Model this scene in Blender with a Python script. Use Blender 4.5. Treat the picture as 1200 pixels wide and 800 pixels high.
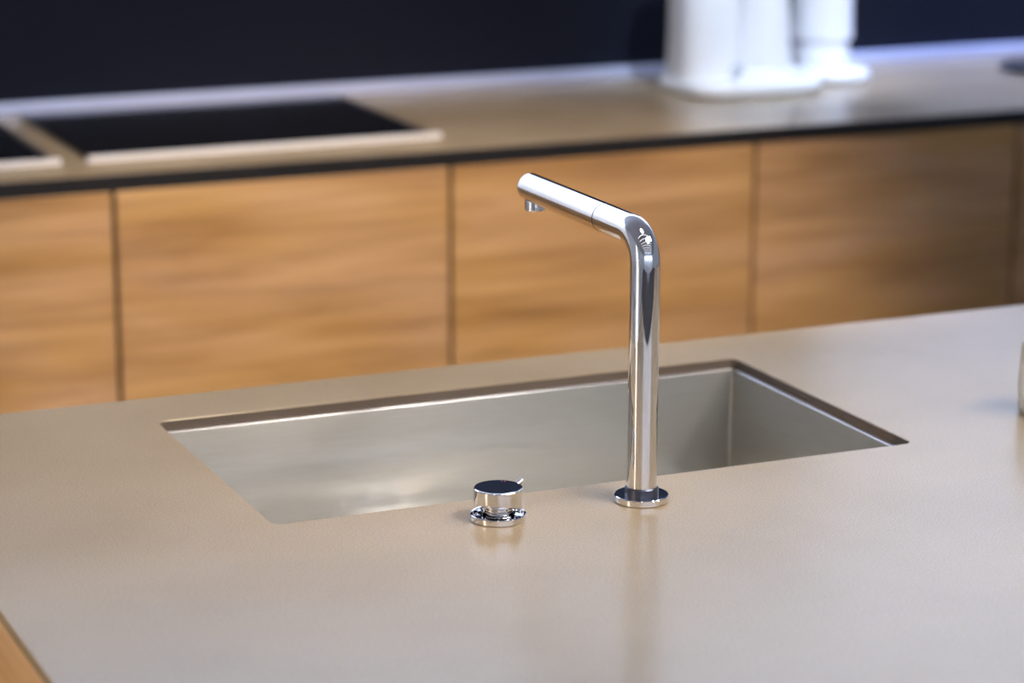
import bpy, bmesh, math, random
from mathutils import Vector, Matrix

random.seed(7)
for o in list(bpy.data.objects):
    bpy.data.objects.remove(o)
scene = bpy.context.scene
C = scene.collection
H = 0.90                      # worktop height; all plan coordinates have the sink cut-out's near-left corner at (0, 0)
R = math.radians

# ------------------------------------------------------------------ camera
cam_d = bpy.data.cameras.new('camera')
cam = bpy.data.objects.new('camera', cam_d)
C.objects.link(cam)
yaw, pitch, roll = 0.413801579, 0.243258526, 0.00202231497
fw = Vector((math.sin(yaw) * math.cos(pitch), math.cos(yaw) * math.cos(pitch), -math.sin(pitch)))
rt = Vector((math.cos(yaw), -math.sin(yaw), 0))
up = rt.cross(fw)
r2 = rt * math.cos(roll) + up * math.sin(roll)
u2 = -rt * math.sin(roll) + up * math.cos(roll)
M = Matrix((r2, u2, -fw)).transposed().to_4x4()
M.translation = Vector((-0.777496, -2.356397, H + 0.800863))
cam.matrix_world = M
cam_d.sensor_width = 36
cam_d.lens = 91.8985
cam_d.clip_start = 0.05
cam_d.dof.use_dof = True
cam_d.dof.focus_distance = 2.655
cam_d.dof.aperture_fstop = 3.3
scene.camera = cam

# ------------------------------------------------------------------ world, lights, exposure
w = bpy.data.worlds.new('world')
scene.world = w
w.use_nodes = True
w.node_tree.nodes['Background'].inputs[0].default_value = (0.80, 0.86, 1.0, 1)
w.node_tree.nodes['Background'].inputs[1].default_value = 0.03
vs = scene.view_settings
vs.view_transform = 'Standard'
vs.look = 'None'
vs.gamma = 1
vs.use_curve_mapping = False
vs.exposure = 0.0


def lamp(name, kind, loc, target, energy, color, **kw):
    d = bpy.data.lights.new(name, kind)
    d.energy = energy
    d.color = color
    for k, v in kw.items():
        setattr(d, k, v)
    o = bpy.data.objects.new(name, d)
    C.objects.link(o)
    o.location = loc
    o.rotation_euler = (Vector(target) - Vector(loc)).to_track_quat('-Z', 'Y').to_euler()
    return o


WARM = (1.0, 0.80, 0.58)
COOL = (0.62, 0.75, 1.0)
WHITE = (1.0, 0.93, 0.86)
BLUE = (0.62, 0.68, 1.0)
# warm spotlight from the ceiling on the wood fronts
lamp('spot_fronts', 'SPOT', (0.72, -0.40, 3.15), (0.92, 1.97, 0.28), 695, WARM, spot_size=R(38), spot_blend=0.6, shadow_soft_size=0.16)
# warm spotlight on the left end of the island
lamp('spot_island', 'SPOT', (0.55, -0.35, 3.15), (0.05, 0.38, H), 165, WARM, spot_size=R(40), spot_blend=1.0, shadow_soft_size=0.25)
# added warm fill without a fixture, brightens the island's oak end
lamp('fill_island_end', 'SPOT', (-3.12, -0.60, 1.15), (-0.31, -0.25, 0.80), 190, WARM, spot_size=R(16), spot_blend=0.9, shadow_soft_size=0.05)
# neutral key from the right over the sink
lamp('key_sink', 'AREA', (2.25, -0.85, 3.1), (0.4, 0.3, H), 7.0, WHITE, shape='DISK', size=0.60, spread=R(70))
lamp('sink_fill', 'AREA', (1.22, -1.2, 3.1), (0.25, 0.3, H), 11.0, (0.97, 0.97, 1.0), shape='DISK', size=0.85, spread=R(70))  # added fill that lifts the highlight on the sink's left half
# cool spots over the appliance end of the rear worktop
lamp('spot_appliances', 'SPOT', (1.70, 0.75, 3.15), (1.95, 2.45, H + 0.17), 390, (0.72, 0.84, 1.0), spot_size=R(17), spot_blend=0.8, shadow_soft_size=0.10)
lamp('spot_worktop', 'SPOT', (2.75, 2.05, 3.15), (2.60, 2.36, H), 540, (0.36, 0.48, 1.0), spot_size=R(36), spot_blend=0.9, shadow_soft_size=0.12)
# cool wash along the top of the white rear wall
lamp('wall_wash', 'AREA', (1.0, 1.75, 3.14), (1.0, 2.69, 2.50), 112, COOL, shape='RECTANGLE', size=5.8, size_y=0.25, spread=R(85))
lamp('wall_wash_right', 'AREA', (3.5, 1.55, 3.10), (3.5, 2.69, 1.55), 3.5, BLUE, shape='RECTANGLE', size=2.4, size_y=0.25, spread=R(60))
lamp('wall_wash_side', 'AREA', (-2.75, -0.6, 3.10), (-3.2, -0.6, 1.9), 80, WHITE, shape='RECTANGLE', size=0.20, size_y=5.0, spread=R(40))  # added wash that whitens the side wall mirrored in the chrome
lamp('wall_wash_front', 'AREA', (0.8, -4.3, 3.10), (0.8, -5.2, 2.3), 80, COOL, shape='RECTANGLE', size=6.0, size_y=0.25, spread=R(90))  # added wash behind the camera, for chrome reflections and cool fill
lamp('wall_wash_left', 'AREA', (-1.6, 1.55, 3.10), (-1.6, 2.69, 1.4), 8, WHITE, shape='RECTANGLE', size=2.2, size_y=0.25, spread=R(70))


# ------------------------------------------------------------------ materials
def new_mat(name):
    m = bpy.data.materials.new(name)
    m.use_nodes = True
    nt = m.node_tree
    return m, nt, nt.nodes['Principled BSDF']


def setp(b, **kw):
    names = dict(color='Base Color', rough='Roughness', metal='Metallic', ior='IOR', trans='Transmission Weight',
                 spec='Specular IOR Level', aniso='Anisotropic', coat='Coat Weight', coat_rough='Coat Roughness')
    for k, v in kw.items():
        if k == 'color':
            v = (*v, 1)
        b.inputs[names[k]].default_value = v


def plain(name, color, rough=0.5, **kw):
    """plain colour with a faint procedural mottle and roughness variation"""
    m, nt, b = new_mat(name)
    setp(b, color=color, rough=rough, **kw)
    n = nt.nodes.new('ShaderNodeTexNoise')
    n.inputs['Scale'].default_value = 9
    n.inputs['Detail'].default_value = 4
    g = nt.nodes.new('ShaderNodeNewGeometry')
    nt.links.new(g.outputs['Position'], n.inputs['Vector'])
    mx = nt.nodes.new('ShaderNodeMix')
    mx.data_type = 'RGBA'
    mx.inputs['A'].default_value = (*[c * 0.93 for c in color], 1)
    mx.inputs['B'].default_value = (*[min(1, c * 1.06) for c in color], 1)
    nt.links.new(n.outputs['Fac'], mx.inputs['Factor'])
    nt.links.new(mx.outputs['Result'], b.inputs['Base Color'])
    return m


def ramp(nt, stops):
    r = nt.nodes.new('ShaderNodeValToRGB')
    el = r.color_ramp.elements
    while len(el) < len(stops):
        el.new(0.5)
    for e, (p, c) in zip(el, stops):
        e.position = p
        e.color = (*c, 1)
    return r


def wood(name, axis='x', tint=1.0):
    m, nt, b = new_mat(name)
    setp(b, rough=0.5, spec=0.35)
    L = nt.links.new
    g = nt.nodes.new('ShaderNodeNewGeometry')
    oi = nt.nodes.new('ShaderNodeObjectInfo')
    off = nt.nodes.new('ShaderNodeVectorMath')
    off.operation = 'SCALE'
    off.inputs[0].default_value = (3.1, 7.7, 5.3)
    L(oi.outputs['Random'], off.inputs['Scale'])
    add = nt.nodes.new('ShaderNodeVectorMath')
    add.operation = 'ADD'
    L(g.outputs['Position'], add.inputs[0])
    L(off.outputs[0], add.inputs[1])
    mp = nt.nodes.new('ShaderNodeMapping')
    mp.inputs['Scale'].default_value = (0.55, 1.6, 4.2) if axis == 'x' else (1.6, 0.55, 4.2)
    L(add.outputs[0], mp.inputs['Vector'])
    n1 = nt.nodes.new('ShaderNodeTexNoise')          # broad figure
    n1.inputs['Scale'].default_value = 3.4
    n1.inputs['Detail'].default_value = 5
    n1.inputs['Distortion'].default_value = 0.8
    L(mp.outputs[0], n1.inputs['Vector'])
    mp2 = nt.nodes.new('ShaderNodeMapping')
    mp2.inputs['Scale'].default_value = (1.9, 4, 34) if axis == 'x' else (4, 1.9, 34)
    L(add.outputs[0], mp2.inputs['Vector'])
    n2 = nt.nodes.new('ShaderNodeTexNoise')          # fine grain
    n2.inputs['Scale'].default_value = 1.6
    n2.inputs['Detail'].default_value = 6
    L(mp2.outputs[0], n2.inputs['Vector'])
    t = tint
    r1 = ramp(nt, [(0.25, (0.29 * t, 0.160 * t, 0.080 * t)), (0.45, (0.42 * t, 0.250 * t, 0.130 * t)),
                   (0.58, (0.47 * t, 0.290 * t, 0.160 * t)), (0.75, (0.52 * t, 0.330 * t, 0.190 * t))])
    L(n1.outputs['Fac'], r1.inputs['Fac'])
    r2_ = ramp(nt, [(0.30, (0.62, 0.56, 0.50)), (0.56, (1.0, 1.0, 1.0))])
    L(n2.outputs['Fac'], r2_.inputs['Fac'])
    mx = nt.nodes.new('ShaderNodeMix')
    mx.data_type = 'RGBA'
    mx.blend_type = 'MULTIPLY'
    mx.inputs['Factor'].default_value = 0.6
    L(r1.outputs[0], mx.inputs['A'])
    L(r2_.outputs[0], mx.inputs['B'])
    # slow drift between pinkish and ochre oak
    mp3 = nt.nodes.new('ShaderNodeMapping')
    mp3.inputs['Scale'].default_value = (1.3, 2.0, 4.5) if axis == 'x' else (2.0, 1.3, 4.5)
    mp3.inputs['Location'].default_value = (4.2, 1.7, 9.1)
    L(add.outputs[0], mp3.inputs['Vector'])
    n3 = nt.nodes.new('ShaderNodeTexNoise')
    n3.inputs['Scale'].default_value = 1.5
    n3.inputs['Detail'].default_value = 3
    n3.inputs['Distortion'].default_value = 0.6
    L(mp3.outputs[0], n3.inputs['Vector'])
    r3 = ramp(nt, [(0.36, (0.97, 0.93, 0.66)), (0.62, (1.0, 1.0, 1.0))])
    L(n3.outputs['Fac'], r3.inputs['Fac'])
    mx2 = nt.nodes.new('ShaderNodeMix')
    mx2.data_type = 'RGBA'
    mx2.blend_type = 'MULTIPLY'
    mx2.inputs['Factor'].default_value = 1.0
    L(mx.outputs['Result'], mx2.inputs['A'])
    L(r3.outputs[0], mx2.inputs['B'])
    L(mx2.outputs['Result'], b.inputs['Base Color'])
    bp = nt.nodes.new('ShaderNodeBump')
    bp.inputs['Strength'].default_value = 0.12
    bp.inputs['Distance'].default_value = 0.001
    L(n2.outputs['Fac'], bp.inputs['Height'])
    L(bp.outputs[0], b.inputs['Normal'])
    return m


def stone(name, c1, c2, rough):
    """fine-grained composite worktop: cloudy tone, tiny speckle, satin gloss"""
    m, nt, b = new_mat(name)
    setp(b, rough=rough, ior=1.5)
    L = nt.links.new
    g = nt.nodes.new('ShaderNodeNewGeometry')
    n1 = nt.nodes.new('ShaderNodeTexNoise')
    n1.inputs['Scale'].default_value = 3.2
    n1.inputs['Detail'].default_value = 6
    n2 = nt.nodes.new('ShaderNodeTexNoise')
    n2.inputs['Scale'].default_value = 520
    n2.inputs['Detail'].default_value = 3
    L(g.outputs['Position'], n1.inputs['Vector'])
    L(g.outputs['Position'], n2.inputs['Vector'])
    r1 = ramp(nt, [(0.35, c1), (0.68, c2)])
    L(n1.outputs['Fac'], r1.inputs['Fac'])
    rs = ramp(nt, [(0.33, (0.80, 0.79, 0.78)), (0.5, (1, 1, 1)), (0.70, (1.16, 1.16, 1.16))])
    L(n2.outputs['Fac'], rs.inputs['Fac'])
    mx = nt.nodes.new('ShaderNodeMix')
    mx.data_type = 'RGBA'
    mx.blend_type = 'MULTIPLY'
    mx.inputs['Factor'].default_value = 0.8
    L(r1.outputs[0], mx.inputs['A'])
    L(rs.outputs[0], mx.inputs['B'])
    L(mx.outputs['Result'], b.inputs['Base Color'])
    rr = nt.nodes.new('ShaderNodeMapRange')
    rr.inputs['To Min'].default_value = rough - 0.05
    rr.inputs['To Max'].default_value = rough + 0.06
    L(n1.outputs['Fac'], rr.inputs['Value'])
    L(rr.outputs[0], b.inputs['Roughness'])
    bp = nt.nodes.new('ShaderNodeBump')
    bp.inputs['Strength'].default_value = 0.05
    bp.inputs['Distance'].default_value = 0.0005
    L(n2.outputs['Fac'], bp.inputs['Height'])
    L(bp.outputs[0], b.inputs['Normal'])
    return m


def brushed(name, color, rough, scale=(3, 3, 220), aniso=0.0):
    m, nt, b = new_mat(name)
    setp(b, color=color, rough=rough, metal=1.0)
    L = nt.links.new
    g = nt.nodes.new('ShaderNodeNewGeometry')
    mp = nt.nodes.new('ShaderNodeMapping')
    mp.inputs['Scale'].default_value = scale
    L(g.outputs['Position'], mp.inputs['Vector'])
    n = nt.nodes.new('ShaderNodeTexNoise')
    n.inputs['Scale'].default_value = 3
    n.inputs['Detail'].default_value = 5
    L(mp.outputs[0], n.inputs['Vector'])
    rr = nt.nodes.new('ShaderNodeMapRange')
    rr.inputs['To Min'].default_value = rough * 0.93
    rr.inputs['To Max'].default_value = rough * 1.08
    L(n.outputs['Fac'], rr.inputs['Value'])
    L(rr.outputs[0], b.inputs['Roughness'])
    if aniso:                     # horizontal brush lines spread the highlight vertically
        setp(b, aniso=aniso)
        b.inputs['Anisotropic Rotation'].default_value = 0.25
        tg = nt.nodes.new('ShaderNodeTangent')
        tg.direction_type = 'RADIAL'
        tg.axis = 'Z'
        L(tg.outputs[0], b.inputs['Tangent'])
        gl = nt.nodes.new('ShaderNodeBsdfGlossy')
        gl.inputs['Color'].default_value = (*color, 1)
        gl.inputs['Roughness'].default_value = 0.09
        mxs = nt.nodes.new('ShaderNodeMixShader')
        mxs.inputs[0].default_value = 0.5
        L(b.outputs[0], mxs.inputs[1])
        L(gl.outputs[0], mxs.inputs[2])
        L(mxs.outputs[0], nt.nodes['Material Output'].inputs['Surface'])
    r1 = ramp(nt, [(0.3, tuple(c * 0.93 for c in color)), (0.7, tuple(min(1, c * 1.05) for c in color))])
    L(n.outputs['Fac'], r1.inputs['Fac'])
    L(r1.outputs[0], b.inputs['Base Color'])
    return m


def emit(name, color, strength):
    m, nt, b = new_mat(name)
    setp(b, color=(0.8, 0.8, 0.8), rough=0.5)
    b.inputs['Emission Color'].default_value = (*color, 1)
    b.inputs['Emission Strength'].default_value = strength
    return m


MT = dict(
    stone=stone('beige_composite', (0.290, 0.217, 0.130), (0.335, 0.256, 0.162), 0.24),
    wood=wood('oak_veneer_horizontal', 'x'),
    wood_side=wood('oak_veneer_side', 'y', 1.1),
    black=plain('black_laminate', (0.008, 0.008, 0.010), 0.5),
    navy=plain('navy_wall_panel', (0.0050, 0.0065, 0.0140), 0.55, spec=0.18),
    carcass=plain('dark_carcass_board', (0.030, 0.020, 0.013), 0.7),
    white_wall=plain('white_painted_wall', (0.82, 0.82, 0.82), 0.7),
    ceiling=plain('grey_ceiling', (0.55, 0.55, 0.60), 0.8),
    floor=plain('dark_brown_floor', (0.060, 0.042, 0.034), 0.45),
    steel=brushed('brushed_steel', (0.60, 0.57, 0.52), 0.42, (8, 8, 420), 0.8),
    steel_rim=brushed('satin_steel_rim', (0.82, 0.82, 0.84), 0.34),
    alu=plain('pale_anodised_strip', (0.62, 0.66, 0.88), 0.35, metal=0.3),
    chrome=plain('polished_chrome', (0.86, 0.86, 0.88), 0.025, metal=1.0),
    dark_chrome=plain('dark_seal_ring', (0.06, 0.065, 0.09), 0.3, metal=0.6),
    hob_glass=plain('black_hob_glass', (0.004, 0.004, 0.005), 0.12),
    pale_trim=plain('pale_metal_trim', (0.62, 0.60, 0.60), 0.35),
    stone_edge=plain('brown_stone_edge', (0.100, 0.070, 0.047), 0.75),
    print_grey=plain('grey_hob_print', (0.10, 0.10, 0.11), 0.4),
    white_gloss=plain('white_glossy_plastic', (0.82, 0.82, 0.84), 0.22),
    white_grey=plain('pale_grey_plastic', (0.55, 0.56, 0.62), 0.3),
    dark_dish=plain('dark_grey_ceramic', (0.035, 0.032, 0.030), 0.4),
    red=plain('red_marker', (0.6, 0.02, 0.015), 0.3),
    blue=plain('blue_marker', (0.02, 0.07, 0.5), 0.3),
    rubber=plain('black_rubber', (0.012, 0.012, 0.012), 0.7),
    diffuser=emit('lamp_diffuser', (0.93, 0.94, 1.0), 2.6),
    housing=plain('white_lamp_housing', (0.7, 0.7, 0.7), 0.5),
)
gm, gnt, gb = new_mat('clear_glass')
setp(gb, color=(0.96, 0.95, 0.91), rough=0.03, trans=0.72, ior=1.48)
gn = gnt.nodes.new('ShaderNodeTexNoise')
gn.inputs['Scale'].default_value = 30
gbp = gnt.nodes.new('ShaderNodeBump')
gbp.inputs['Strength'].default_value = 0.03
gnt.links.new(gn.outputs['Fac'], gbp.inputs['Height'])
gnt.links.new(gbp.outputs[0], gb.inputs['Normal'])
MT['glass'] = gm


# ------------------------------------------------------------------ mesh helpers (all in world coordinates)
def tag(o, label=None, cat=None, group=None, kind=None):
    if label:
        o['label'] = label
    if cat:
        o['category'] = cat
    if group:
        o['group'] = group
    if kind:
        o['kind'] = kind
    return o


def empty(name, loc, label, cat, group=None):
    o = bpy.data.objects.new(name, None)
    o.empty_display_size = 0.05
    C.objects.link(o)
    o.location = loc
    return tag(o, label, cat, group)


def world_loc(o):
    v = Vector((0, 0, 0))
    while o:
        v += o.location
        o = o.parent
    return v


def obj(name, bm, mat, parent=None, origin=None, smooth=None, label=None, kind=None):
    """link a bmesh given in world coordinates as ONE mesh object"""
    if origin is None:
        origin = world_loc(parent) if parent else Vector((0, 0, 0))
    origin = Vector(origin)
    bmesh.ops.recalc_face_normals(bm, faces=bm.faces)
    bmesh.ops.translate(bm, verts=bm.verts, vec=-origin)
    me = bpy.data.meshes.new(name)
    bm.to_mesh(me)
    bm.free()
    me.materials.append(MT[mat])
    if smooth is not None:
        for p in me.polygons:
            p.use_smooth = True
        me.set_sharp_from_angle(angle=R(smooth))
    o = bpy.data.objects.new(name, me)
    C.objects.link(o)
    if smooth is not None:
        wn = o.modifiers.new('weighted_normals', 'WEIGHTED_NORMAL')
        wn.keep_sharp = True
        wn.weight = 100
    if parent:
        o.parent = parent
        o.location = origin - world_loc(parent)
    else:
        o.location = origin
    if label:
        o['label'] = label
    if kind:
        o['kind'] = kind
    return o


def box(x0, x1, y0, y1, z0, z1, bevel=0.0, seg=2, bm=None):
    b = bmesh.new()
    bmesh.ops.create_cube(b, size=1)
    for v in b.verts:
        v.co = Vector(((x0 + x1) / 2 + v.co.x * (x1 - x0), (y0 + y1) / 2 + v.co.y * (y1 - y0), (z0 + z1) / 2 + v.co.z * (z1 - z0)))
    if bevel:
        bmesh.ops.bevel(b, geom=list(b.edges), offset=bevel, segments=seg, profile=0.5, affect='EDGES')
    if bm is not None:
        me = bpy.data.meshes.new('tmp')
        b.to_mesh(me)
        bm.from_mesh(me)
        bpy.data.meshes.remove(me)
        b.free()
        return bm
    return b


def loops(rings, closed=True, cap0=False, cap1=False, bm=None):
    """bridge successive rings of equal length"""
    bm = bm or bmesh.new()
    vr = [[bm.verts.new(p) for p in r] for r in rings]
    n = len(rings[0])
    for a, b in zip(vr, vr[1:]):
        for i in range(n if closed else n - 1):
            j = (i + 1) % n
            bm.faces.new((a[i], a[j], b[j], b[i]))
    if cap0:
        bm.faces.new(vr[0])
    if cap1:
        bm.faces.new(vr[-1])
    return bm


def lathe(prof, cx, cy, n=64, cap0=True, cap1=True, bm=None):
    rings = [[(cx + r * math.cos(2 * math.pi * i / n), cy + r * math.sin(2 * math.pi * i / n), z) for i in range(n)] for r, z in prof]
    return loops(rings, True, cap0, cap1, bm)


def tube(path, radii, n=32, caps=True, bm=None):
    """sweep a circle along a path (parallel transport)"""
    P = [Vector(p) for p in path]
    T = []
    for i in range(len(P)):
        a = P[max(0, i - 1)]
        b = P[min(len(P) - 1, i + 1)]
        T.append((b - a).normalized())
    nrm = Vector((1, 0, 0)) if abs(T[0].x) < 0.9 else Vector((0, 1, 0))
    nrm = (nrm - T[0] * nrm.dot(T[0])).normalized()
    rings = []
    for i, p in enumerate(P):
        nrm = (nrm - T[i] * nrm.dot(T[i])).normalized()
        bn = T[i].cross(nrm)
        r = radii[i] if isinstance(radii, (list, tuple)) else radii
        rings.append([tuple(p + (nrm * math.cos(2 * math.pi * k / n) + bn * math.sin(2 * math.pi * k / n)) * r) for k in range(n)])
    return loops(rings, True, caps, caps, bm)


def rrect(x0, x1, y0, y1, r, z, seg=6):
    pts = []
    for cx, cy, a0 in ((x1 - r, y1 - r, 0), (x0 + r, y1 - r, 90), (x0 + r, y0 + r, 180), (x1 - r, y0 + r, 270)):
        for k in range(seg + 1):
            a = R(a0 + 90 * k / seg)
            pts.append((cx + r * math.cos(a), cy + r * math.sin(a), z))
    return pts


def fill_between(bm, outer, inner):
    """flat fill between an outer ring and an inner ring of new vertices; returns (outer verts, inner verts)"""
    vo = [bm.verts.new(p) for p in outer]
    vi = [bm.verts.new(p) for p in inner]
    eds = [bm.edges.new((v[i], v[(i + 1) % len(v)])) for v in (vo, vi) for i in range(len(v))]
    bmesh.ops.triangle_fill(bm, use_beauty=True, edges=eds)
    return vo, vi


def bridge(bm, a, b):
    n = len(a)
    for i in range(n):
        j = (i + 1) % n
        bm.faces.new((a[i], a[j], b[j], b[i]))


# ------------------------------------------------------------------ room shell
X0, X1, Y0, Y1, ZC = -3.2, 5.2, -5.2, 2.69, 3.2
tag(obj('floor', box(X0 - 0.1, X1 + 0.1, Y0 - 0.1, Y1 + 0.1, -0.1, 0), 'floor'), 'dark brown floor under the kitchen', kind='structure')
tag(obj('ceiling', box(X0 - 0.1, X1 + 0.1, Y0 - 0.1, Y1 + 0.1, ZC, ZC + 0.1), 'ceiling'), 'grey ceiling with light strips', kind='structure')
wb = tag(obj('wall_back', box(X0 - 0.1, X1 + 0.1, Y1, Y1 + 0.1, 0, ZC), 'white_wall'), 'rear wall, white above dark navy cladding', kind='structure')
tag(obj('wall_left', box(X0 - 0.1, X0, Y0 - 0.1, Y1, 0, ZC), 'white_wall'), 'white side wall', kind='structure')
tag(obj('wall_right', box(X1, X1 + 0.1, Y0 - 0.1, Y1, 0, ZC), 'white_wall'), 'white side wall', kind='structure')
tag(obj('wall_front', box(X0, X1, Y0 - 0.1, Y0, 0, ZC), 'white_wall'), 'white wall opposite the kitchen', kind='structure')
# dark cladding behind the rear worktop (tall behind the hobs, lower beyond the appliances)
for x0, x1, z1 in ((-0.35, 2.20, H + 1.08), (2.202, 3.60, H + 0.20)):
    obj('cladding_panel', box(x0, x1, Y1 - 0.012, Y1 + 0.001, H - 0.03, z1, 0.001, 1), 'navy', wb, label='dark navy wall panel')

# ------------------------------------------------------------------ rear worktop and base units
YF = 1.950                       # plane of the rear worktop's front edge
WX0, WX1 = -1.50, 3.60
wt = empty('worktop', ((WX0 + WX1) / 2, 2.3, H - 0.012), 'long beige rear worktop with black front edge below navy wall', 'worktop')
obj('slab', box(WX0, WX1, YF + 0.003, 2.676, H - 0.012, H, 0.0008, 1), 'stone', wt)
obj('edge_band', box(WX0, WX1, YF, YF + 0.003, H - 0.012, H - 0.0006), 'black', wt, label='black front edge')
tag(obj('upstand', box(WX0, WX1, 2.654, 2.6775, H, H + 0.022, 0.002, 2), 'alu', origin=((WX0 + WX1) / 2, 2.666, H)), 'narrow satin metal upstand strip along the foot of the navy wall', 'upstand')

seams = [-1.50, -0.88, -0.255, 0.369, 0.993, 1.620, 2.212, 2.835, 3.60]
labels = {
    0: 'wood-fronted base unit at the end of the rear run beyond both hobs',
    1: 'wood-fronted base unit second from the end of the rear run beyond both hobs',
    2: 'wood-fronted base unit below the hob farther from the white appliances',
    3: 'wood-fronted base unit below the large black hob nearer the white appliances',
    4: 'wood-fronted base unit between the hob unit and the appliance unit, behind the faucet',
    5: 'wood-fronted base unit below the white appliances',
    6: 'shaded wood-fronted base unit below the dark round dish',
    7: 'wood-fronted base unit at the end of the rear run beyond the dark dish',
}
for i, (a, b) in enumerate(zip(seams, seams[1:])):
    u = empty('base_cabinet', ((a + b) / 2, 2.3, 0), labels[i], 'cabinet', 'base units of the rear run')
    bm = bmesh.new()
    box(a + 0.001, b - 0.001, YF + 0.022, 2.672, 0.10, H - 0.012, 0.0, bm=bm)
    obj('body', bm, 'carcass', u)
    obj('grip_channel', box(a + 0.0005, b - 0.0005, YF + 0.008, YF + 0.022, H - 0.043, H - 0.012), 'black', u, label='black finger-grip channel')
    obj('front', box(a + 0.0042, b - 0.0042, YF + 0.002, YF + 0.022, 0.11, H - 0.031, 0.0012, 2), 'wood', u, label='oak front with horizontal grain')
    obj('plinth', box(a + 0.001, b - 0.001, YF + 0.07, YF + 0.09, 0, 0.10), 'black', u)


# ------------------------------------------------------------------ hobs
def hob(x0, x1, label, prints):
    y0, y1 = 2.085, 2.620
    h = empty('hob', ((x0 + x1) / 2, (y0 + y1) / 2, H), label, 'hob', 'black hobs on the rear worktop')
    obj('tray', box(x0 + 0.004, x1 - 0.004, y0 + 0.010, y1, H, H + 0.0055, 0.001, 1), 'black', h)
    bm = loops([[(x0, y0, H), (x1, y0, H), (x1, y0 + 0.014, H), (x0, y0 + 0.014, H)], [(x0, y0, H + 0.006), (x1, y0, H + 0.006), (x1, y0 + 0.014, H + 0.006), (x0, y0 + 0.014, H + 0.006)],
                [(x0, y0 + 0.003, H + 0.0090), (x1, y0 + 0.003, H + 0.0090), (x1, y0 + 0.014, H + 0.0090), (x0, y0 + 0.014, H + 0.0090)]], True, True, True)
    obj('front_trim', bm, 'pale_trim', h, label='pale front edge')
    g = obj('glass_plate', box(x0 + 0.002, x1 - 0.022, y0 + 0.014, y1 - 0.002, H + 0.0050, H + 0.0087, 0.001, 2), 'hob_glass', h, label='black glass cooking surface')
    for cx, cy, r in prints:
        obj('zone_ring', lathe([(r, H + 0.0125), (r, H + 0.01265), (r - 0.003, H + 0.01265), (r - 0.003, H + 0.0125)], cx, cy, 48, False, False), 'print_grey', g)
    return h


hob(0.362, 1.030, 'large black glass hob with pale front edge, nearer the white appliances', [])
hob(-0.300, 0.313, 'black glass hob next to the large hob, farther from the white appliances', [])

# ------------------------------------------------------------------ white appliances
ap = empty('food_processor', (1.85, 2.42, H), 'white appliance with two columns on a broad rounded base plate', 'appliance')
bx0, bx1, by0, by1 = 1.685, 1.990, 2.300, 2.540
obj('base_plate', loops([rrect(bx0 + 0.012, bx1 - 0.012, by0 + 0.012, by1 - 0.012, 0.055, H, 8), rrect(bx0 + 0.003, bx1 - 0.003, by0 + 0.003, by1 - 0.003, 0.060, H + 0.004, 8),
                         rrect(bx0, bx1, by0, by1, 0.06, H + 0.014, 8), rrect(bx0 + 0.004, bx1 - 0.004, by0 + 0.004, by1 - 0.004, 0.058, H + 0.024, 8),
                         rrect(bx0 + 0.016, bx1 - 0.016, by0 + 0.016, by1 - 0.016, 0.05, H + 0.031, 8)], True, True, True), 'white_gloss', ap, smooth=40)
obj('motor_column', loops([rrect(1.692, 1.832, 2.365, 2.515, 0.05, H + 0.026, 8), rrect(1.695, 1.829, 2.370, 2.512, 0.05, H + 0.12, 8), rrect(1.697, 1.827, 2.372, 2.512, 0.05, H + 0.30, 8),
                           rrect(1.705, 1.820, 2.380, 2.505, 0.05, H + 0.345, 8), rrect(1.725, 1.80, 2.40, 2.485, 0.035, H + 0.36, 8)], True, True, True), 'white_gloss', ap, smooth=40)
jug = obj('jug', lathe([(0.060, H + 0.045), (0.064, H + 0.052), (0.062, H + 0.075), (0.054, H + 0.20), (0.052, H + 0.28), (0.053, H + 0.285)], 1.888, 2.420, 48), 'white_gloss', ap, smooth=40)
obj('lid', lathe([(0.054, H + 0.285), (0.054, H + 0.300), (0.045, H + 0.308), (0.016, H + 0.312), (0.014, H + 0.330), (0.004, H + 0.333)], 1.888, 2.420, 48), 'white_grey', jug, smooth=40)
obj('coupling', lathe([(0.072, H + 0.028), (0.072, H + 0.040), (0.066, H + 0.046)], 1.888, 2.420, 48), 'white_gloss', ap, smooth=40)
obj('dial', tube([(1.800, 2.352, H + 0.050), (1.800, 2.372, H + 0.050)], 0.012, 24), 'white_grey', ap, smooth=40)

bl = empty('blender', (2.085, 2.490, H), 'slim white round appliance on a rounded foot, next to the two-column appliance', 'appliance')
obj('foot', loops([rrect(2.020, 2.148, 2.385, 2.580, 0.060, H, 10), rrect(2.013, 2.155, 2.378, 2.587, 0.068, H + 0.005, 10), rrect(2.011, 2.157, 2.376, 2.589, 0.070, H + 0.013, 10),
                   rrect(2.016, 2.152, 2.381, 2.585, 0.066, H + 0.024, 10), rrect(2.030, 2.138, 2.395, 2.570, 0.052, H + 0.031, 10)], True, True, True), 'white_gloss', bl, smooth=40)
BX, BY = 2.084, 2.512
obj('motor_body', lathe([(0.050, H + 0.029), (0.060, H + 0.034), (0.063, H + 0.060), (0.058, H + 0.072), (0.060, H + 0.078)], BX, BY, 56), 'white_gloss', bl, smooth=40)
bc = obj('beaker', lathe([(0.060, H + 0.077), (0.068, H + 0.086), (0.067, H + 0.105), (0.065, H + 0.22), (0.066, H + 0.33)], BX, BY, 56), 'white_gloss', bl, smooth=40)
obj('lid', lathe([(0.068, H + 0.33), (0.068, H + 0.345), (0.055, H + 0.355), (0.02, H + 0.358)], BX, BY, 56), 'white_grey', bc, smooth=40)

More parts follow.
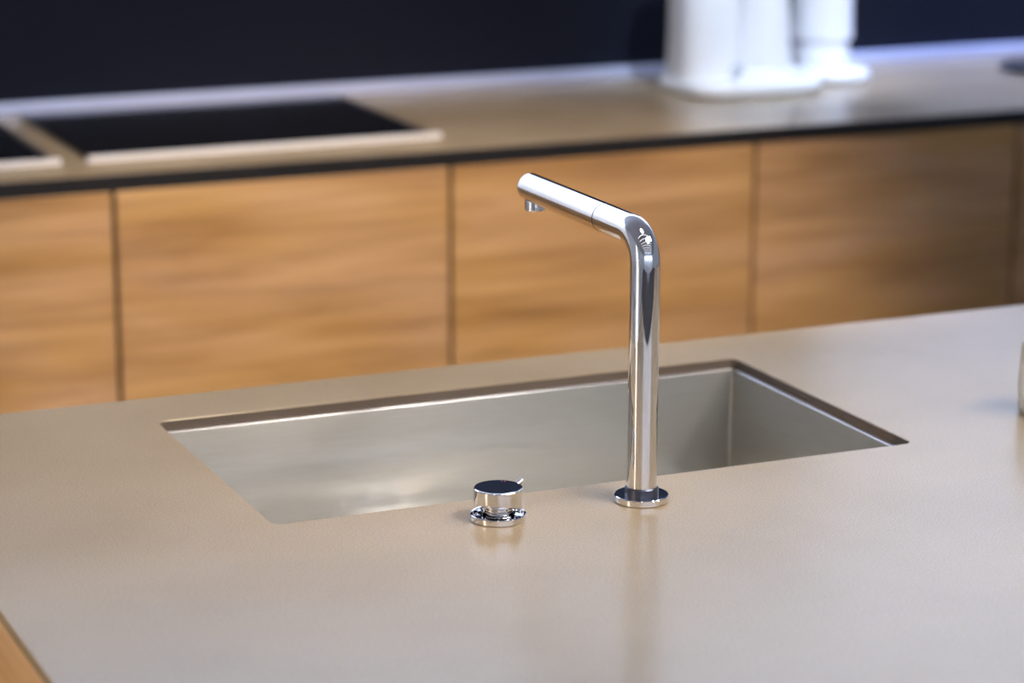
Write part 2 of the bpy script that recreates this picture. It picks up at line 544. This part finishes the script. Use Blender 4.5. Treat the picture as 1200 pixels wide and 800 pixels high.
dish = lathe([(0.06, H), (0.075, H + 0.002), (0.115, H + 0.012), (0.120, H + 0.015), (0.113, H + 0.015), (0.072, H + 0.006), (0.03, H + 0.005)], 2.60, 2.385, 64)
tag(obj('dish', dish, 'dark_dish', origin=(2.60, 2.385, H), smooth=40), 'dark grey round dish lying on the rear worktop beyond the white appliances', 'dish')

# ------------------------------------------------------------------ island: cabinet, worktop with sink cut-out
IX0, IX1, IY0, IY1 = -0.305, 2.05, -0.76, 0.515
T = 0.012
isl = empty('island_cabinet', ((IX0 + IX1) / 2, -0.12, 0), 'oak island cabinet under the worktop with the sink', 'cabinet')
obj('side_panel', box(IX0 + 0.001, IX0 + 0.020, IY0 + 0.002, IY1 - 0.002, 0.0, H - T, 0.0008, 1), 'wood_side', isl, label='oak side panel')
obj('side_panel', box(IX1 - 0.020, IX1 - 0.001, IY0 + 0.002, IY1 - 0.002, 0.0, H - T, 0.0008, 1), 'wood_side', isl, label='oak side panel')
obj('back_panel', box(IX0 + 0.020, IX1 - 0.020, IY1 - 0.022, IY1 - 0.004, 0.0, H - T, 0.0008, 1), 'wood', isl)
obj('bottom_board', box(IX0 + 0.020, IX1 - 0.020, IY0 + 0.03, IY1 - 0.022, 0.10, 0.118), 'carcass', isl)
obj('plinth', box(IX0 + 0.020, IX1 - 0.020, IY0 + 0.07, IY0 + 0.088, 0, 0.10), 'black', isl)
nd = 4
for k in range(nd):
    a = IX0 + 0.020 + (IX1 - IX0 - 0.04) * k / nd
    b = IX0 + 0.020 + (IX1 - IX0 - 0.04) * (k + 1) / nd
    obj('door', box(a + 0.002, b - 0.002, IY0 + 0.004, IY0 + 0.024, 0.11, H - T - 0.025, 0.001, 1), 'wood', isl)

SL, SW = 0.740, 0.4115           # cut-out
bm = bmesh.new()
ch = 0.0007
o_top = rrect(IX0 + ch, IX1 - ch, IY0 + ch, IY1 - ch, 0.002, H, 2)
o_mid = rrect(IX0, IX1, IY0, IY1, 0.003, H - ch, 2)
o_bot = rrect(IX0, IX1, IY0, IY1, 0.003, H - T, 2)
i_top = rrect(-ch, SL + ch, -ch, SW + ch, 0.0117, H, 8)
i_mid = rrect(0, SL, 0, SW, 0.011, H - ch, 8)
i_bot = rrect(0, SL, 0, SW, 0.011, H - T, 8)
to, ti = fill_between(bm, o_top, i_top)
bo, bi = fill_between(bm, o_bot, i_bot)
mo = [bm.verts.new(p) for p in o_mid]
mi = [bm.verts.new(p) for p in i_mid]
bridge(bm, to, mo)
bridge(bm, mo, bo)
bridge(bm, ti, mi)
bridge(bm, mi, bi)
iw = tag(obj('island_worktop', bm, 'stone', origin=((IX0 + IX1) / 2, -0.12, H - T)), 'beige island worktop with a rectangular sink cut-out', 'worktop')

obj('cutout_edge', loops([rrect(0, SL, 0, SW, 0.011, H - ch - 0.0001, 8), rrect(0.0004, SL - 0.0004, 0.0004, SW - 0.0004, 0.0106, H - ch - 0.0003, 8), rrect(0.0004, SL - 0.0004, 0.0004, SW - 0.0004, 0.0106, H - T, 8)], True), 'stone_edge', iw, label='dark brown edge of the cut-out')  # separate strip, darker brown than the worktop

# ------------------------------------------------------------------ sink
sk = empty('sink', (0.37, 0.205, H - T - 0.175), 'brushed steel undermount sink set in the island worktop', 'sink')
ZR = H - T
led = 0.0065
DZ = 0.170
zb = ZR - DZ


def ins(d, z, r):
    return rrect(d, SL - d, d, SW - d, r, z, 8)


bm = bmesh.new()
DX, DY, DR = 0.334, 0.195, 0.045
rings = [ins(led, ZR - 0.0004, 0.0035), ins(led + 0.0006, ZR - 0.0012, 0.0035), ins(led + 0.001, ZR - 0.02, 0.0035), ins(led + 0.003, zb + 0.016, 0.004)]
for k in range(1, 6):
    a = R(90 * k / 5)
    rings.append(ins(led + 0.003 + 0.016 * (1 - math.cos(a)), zb + 0.016 - 0.016 * math.sin(a), 0.004 + 0.008 * k / 5))
loops(rings, True, False, False, bm)
last = [tuple(p) for p in rings[-1]]
fill_between(bm, last, [(DX + DR * math.cos(2 * math.pi * k / 48), DY + DR * math.sin(2 * math.pi * k / 48), zb - 0.004) for k in range(48)])
bmesh.ops.remove_doubles(bm, verts=bm.verts, dist=0.00005)
obj('basin', bm, 'steel', sk, smooth=50, label='brushed steel basin')
# rim flange: visible ledge inside the cut-out, flange glued below the stone
bm = bmesh.new()
loops([ins(led, ZR - 0.0004, 0.0035), ins(led - 0.0006, ZR, 0.0040), ins(-0.018, ZR, 0.02), ins(-0.018, ZR - 0.002, 0.02), ins(led - 0.0006, ZR - 0.002, 0.0040)], True, False, False, bm)
obj('rim', bm, 'steel_rim', sk, label='bright steel rim')
dr = obj('drain', lathe([(DR, zb - 0.004), (DR - 0.002, zb - 0.0028), (DR - 0.010, zb - 0.0032), (DR - 0.012, zb - 0.010), (DR - 0.013, zb - 0.030), (0.004, zb - 0.032)], DX, DY, 48, False, True), 'steel_rim', sk, smooth=40, label='round drain with strainer')
obj('strainer', lathe([(0.030, zb - 0.012), (0.031, zb - 0.008), (0.026, zb - 0.006), (0.010, zb - 0.009), (0.007, zb - 0.006), (0.006, zb + 0.002), (0.002, zb + 0.004)], DX, DY, 40), 'chrome', dr, smooth=40)
for k in range(16):
    a = 2 * math.pi * k / 16
    cx, cy = DX + 0.0285 * math.cos(a), DY + 0.0285 * math.sin(a)
    obj('strainer_hole', lathe([(0.0022, zb - 0.0079), (0.0022, zb - 0.0060), (0.0010, zb - 0.0058)], cx, cy, 10), 'rubber', dr)

# ------------------------------------------------------------------ faucet
FX, FY = 0.371, -0.071
RT = 0.0154
ZA = H + 0.277
RB = 0.032
fc = empty('faucet', (FX, FY, H), 'polished chrome L-shaped faucet standing at the sink edge', 'faucet')
obj('base_flange', lathe([(0.0268, H), (0.0280, H + 0.0008), (0.0280, H + 0.0066), (0.0272, H + 0.0074), (0.0172, H + 0.0076)], FX, FY, 96, True, True), 'chrome', fc, smooth=35)
obj('seal_ring', lathe([(0.0172, H + 0.0072), (0.0172, H + 0.0146), (0.0160, H + 0.0160)], FX, FY, 64, True, True), 'dark_chrome', fc, smooth=35, label='dark ring at the foot of the pole')
path = [(FX, FY, H + 0.0158), (FX, FY, H + 0.10), (FX, FY, H + 0.18), (FX, FY, ZA - RB - 0.004)]
for k in range(0, 25):
    a = R(90 * k / 24)
    path.append((FX, FY + RB * (1 - math.cos(a)), ZA - RB + RB * math.sin(a)))
SEAM = 0.021
path += [(FX, FY + RB + 0.004, ZA), (FX, SEAM - 0.0007, ZA)]
obj('pole', tube(path, RT, 64), 'chrome', fc, smooth=40, label='bent chrome tube')
obj('joint_ring', tube([(FX, SEAM - 0.0007, ZA), (FX, SEAM + 0.0007, ZA)], RT + 0.00008, 64), 'rubber', fc, smooth=40, label='thin dark joint line')
YE = 0.214
sp_path = [(FX, SEAM + 0.0007, ZA), (FX, SEAM + 0.0014, ZA), (FX, YE - 0.10, ZA), (FX, YE - 0.0045, ZA), (FX, YE - 0.002, ZA), (FX, YE - 0.0005, ZA), (FX, YE, ZA)]
sp_r = [RT, RT, RT, RT, RT - 0.0007, RT - 0.002, RT - 0.0035]
sp = obj('pull_out_spout', tube(sp_path, sp_r, 64), 'chrome', fc, smooth=45, label='pull-out spout head')
NY = 0.198
obj('nozzle', lathe([(0.0105, ZA - RT - 0.0080), (0.0112, ZA - RT - 0.0074), (0.0112, ZA - RT + 0.0050)], FX, NY, 40), 'chrome', sp, smooth=40, label='round outlet nozzle')
obj('spray_tab', box(FX - 0.004, FX + 0.004, NY - 0.0185, NY - 0.0085, ZA - RT - 0.0045, ZA - RT + 0.0030, 0.0008, 2), 'chrome', sp, label='small spray switch')

# ------------------------------------------------------------------ mixer knob
KX, KY = 0.212, -0.070
kn = empty('mixer_knob', (KX, KY, H), 'low round chrome mixer knob on a dish-shaped base beside the faucet', 'tap control')
obj('base_dish', lathe([(0.0268, H), (0.0280, H + 0.0008), (0.0280, H + 0.0062), (0.0274, H + 0.0068), (0.0258, H + 0.0066), (0.0250, H + 0.0030), (0.0190, H + 0.0022)], KX, KY, 96), 'chrome', kn, smooth=35)
neck = [(0.0172, H + 0.0018)]
for k in range(7):                # fine ribs round the neck
    z = H + 0.0030 + k * 0.0026
    neck += [(0.0172, z), (0.0156, z + 0.0009), (0.0156, z + 0.0014), (0.0172, z + 0.0020)]
obj('neck', lathe(neck, KX, KY, 64), 'chrome', kn, smooth=20, label='ribbed chrome neck')
n = 96
RK = 0.0246


def kring(r, zf):
    return [(KX + r * math.cos(2 * math.pi * i / n), KY + r * math.sin(2 * math.pi * i / n), zf(r * math.cos(2 * math.pi * i / n), r * math.sin(2 * math.pi * i / n))) for i in range(n)]


def cut(x, y):                    # slanted underside, lowest towards the pin
    return H + 0.0120 - 0.0048 * x / RK - 0.0062 * y / RK


kb = obj('knob_body', loops([kring(0.0180, cut), kring(RK - 0.0005, cut), kring(RK, lambda x, y: cut(x, y) + 0.0006), kring(RK, lambda x, y: H + 0.0326),
                        kring(RK - 0.0007, lambda x, y: H + 0.0334), kring(RK - 0.0018, lambda x, y: H + 0.0335)], True, True, True), 'chrome', kn, smooth=35, label='chrome cylinder with slanted underside')
pd = Vector((0.86, 0.42, 0.30)).normalized()
p0 = Vector((KX, KY, H + 0.0272)) + Vector((0.86, 0.42, 0)).normalized() * 0.0215
pp = [p0, p0 + pd * 0.002, p0 + pd * 0.0145, p0 + pd * 0.0155, p0 + pd * 0.0160]
obj('lever_pin', tube(pp, [0.0031, 0.0031, 0.0031, 0.0027, 0.0018], 24), 'chrome', kb, smooth=40, label='short chrome pin')
obj('hot_mark', lathe([(0.0008, H + 0.0334), (0.0008, H + 0.03362)], KX + 0.0135, KY + 0.0150, 12), 'red', kb, label='tiny red mark')
obj('cold_mark', lathe([(0.0008, H + 0.0334), (0.0008, H + 0.03362)], KX + 0.0110, KY + 0.0170, 12), 'blue', kb, label='tiny blue mark')

# ------------------------------------------------------------------ drinking glass at the right edge of the picture
GX, GY = 0.949, 0.046
prof_o = [(0.0290, H), (0.0325, H + 0.0015), (0.0338, H + 0.006), (0.0345, H + 0.030), (0.0352, H + 0.034), (0.0345, H + 0.038), (0.0335, H + 0.060), (0.0325, H + 0.0815),
          (0.0312, H + 0.0825), (0.0303, H + 0.0815), (0.0312, H + 0.060), (0.0318, H + 0.036), (0.0300, H + 0.020), (0.010, H + 0.016)]
tag(obj('drinking_glass', lathe(prof_o, GX, GY, 64), 'glass', origin=(GX, GY, H), smooth=50), 'small clear drinking glass standing on the island worktop', 'glass')

# ------------------------------------------------------------------ linear ceiling lights (seen mirrored in the chrome)
for k, y in enumerate([-4.8 + 0.45 * q for q in range(10)]):
    lt = empty('ceiling_light', (0.8, y, ZC), 'long white linear light mounted on the ceiling', 'ceiling light', 'linear ceiling lights')
    obj('housing', box(-1.2, 2.8, y - 0.03, y + 0.03, ZC - 0.05, ZC + 0.001, 0.003, 1), 'housing', lt)
    obj('diffuser', box(-1.19, 2.79, y - 0.022, y + 0.022, ZC - 0.054, ZC - 0.049), 'diffuser', lt)
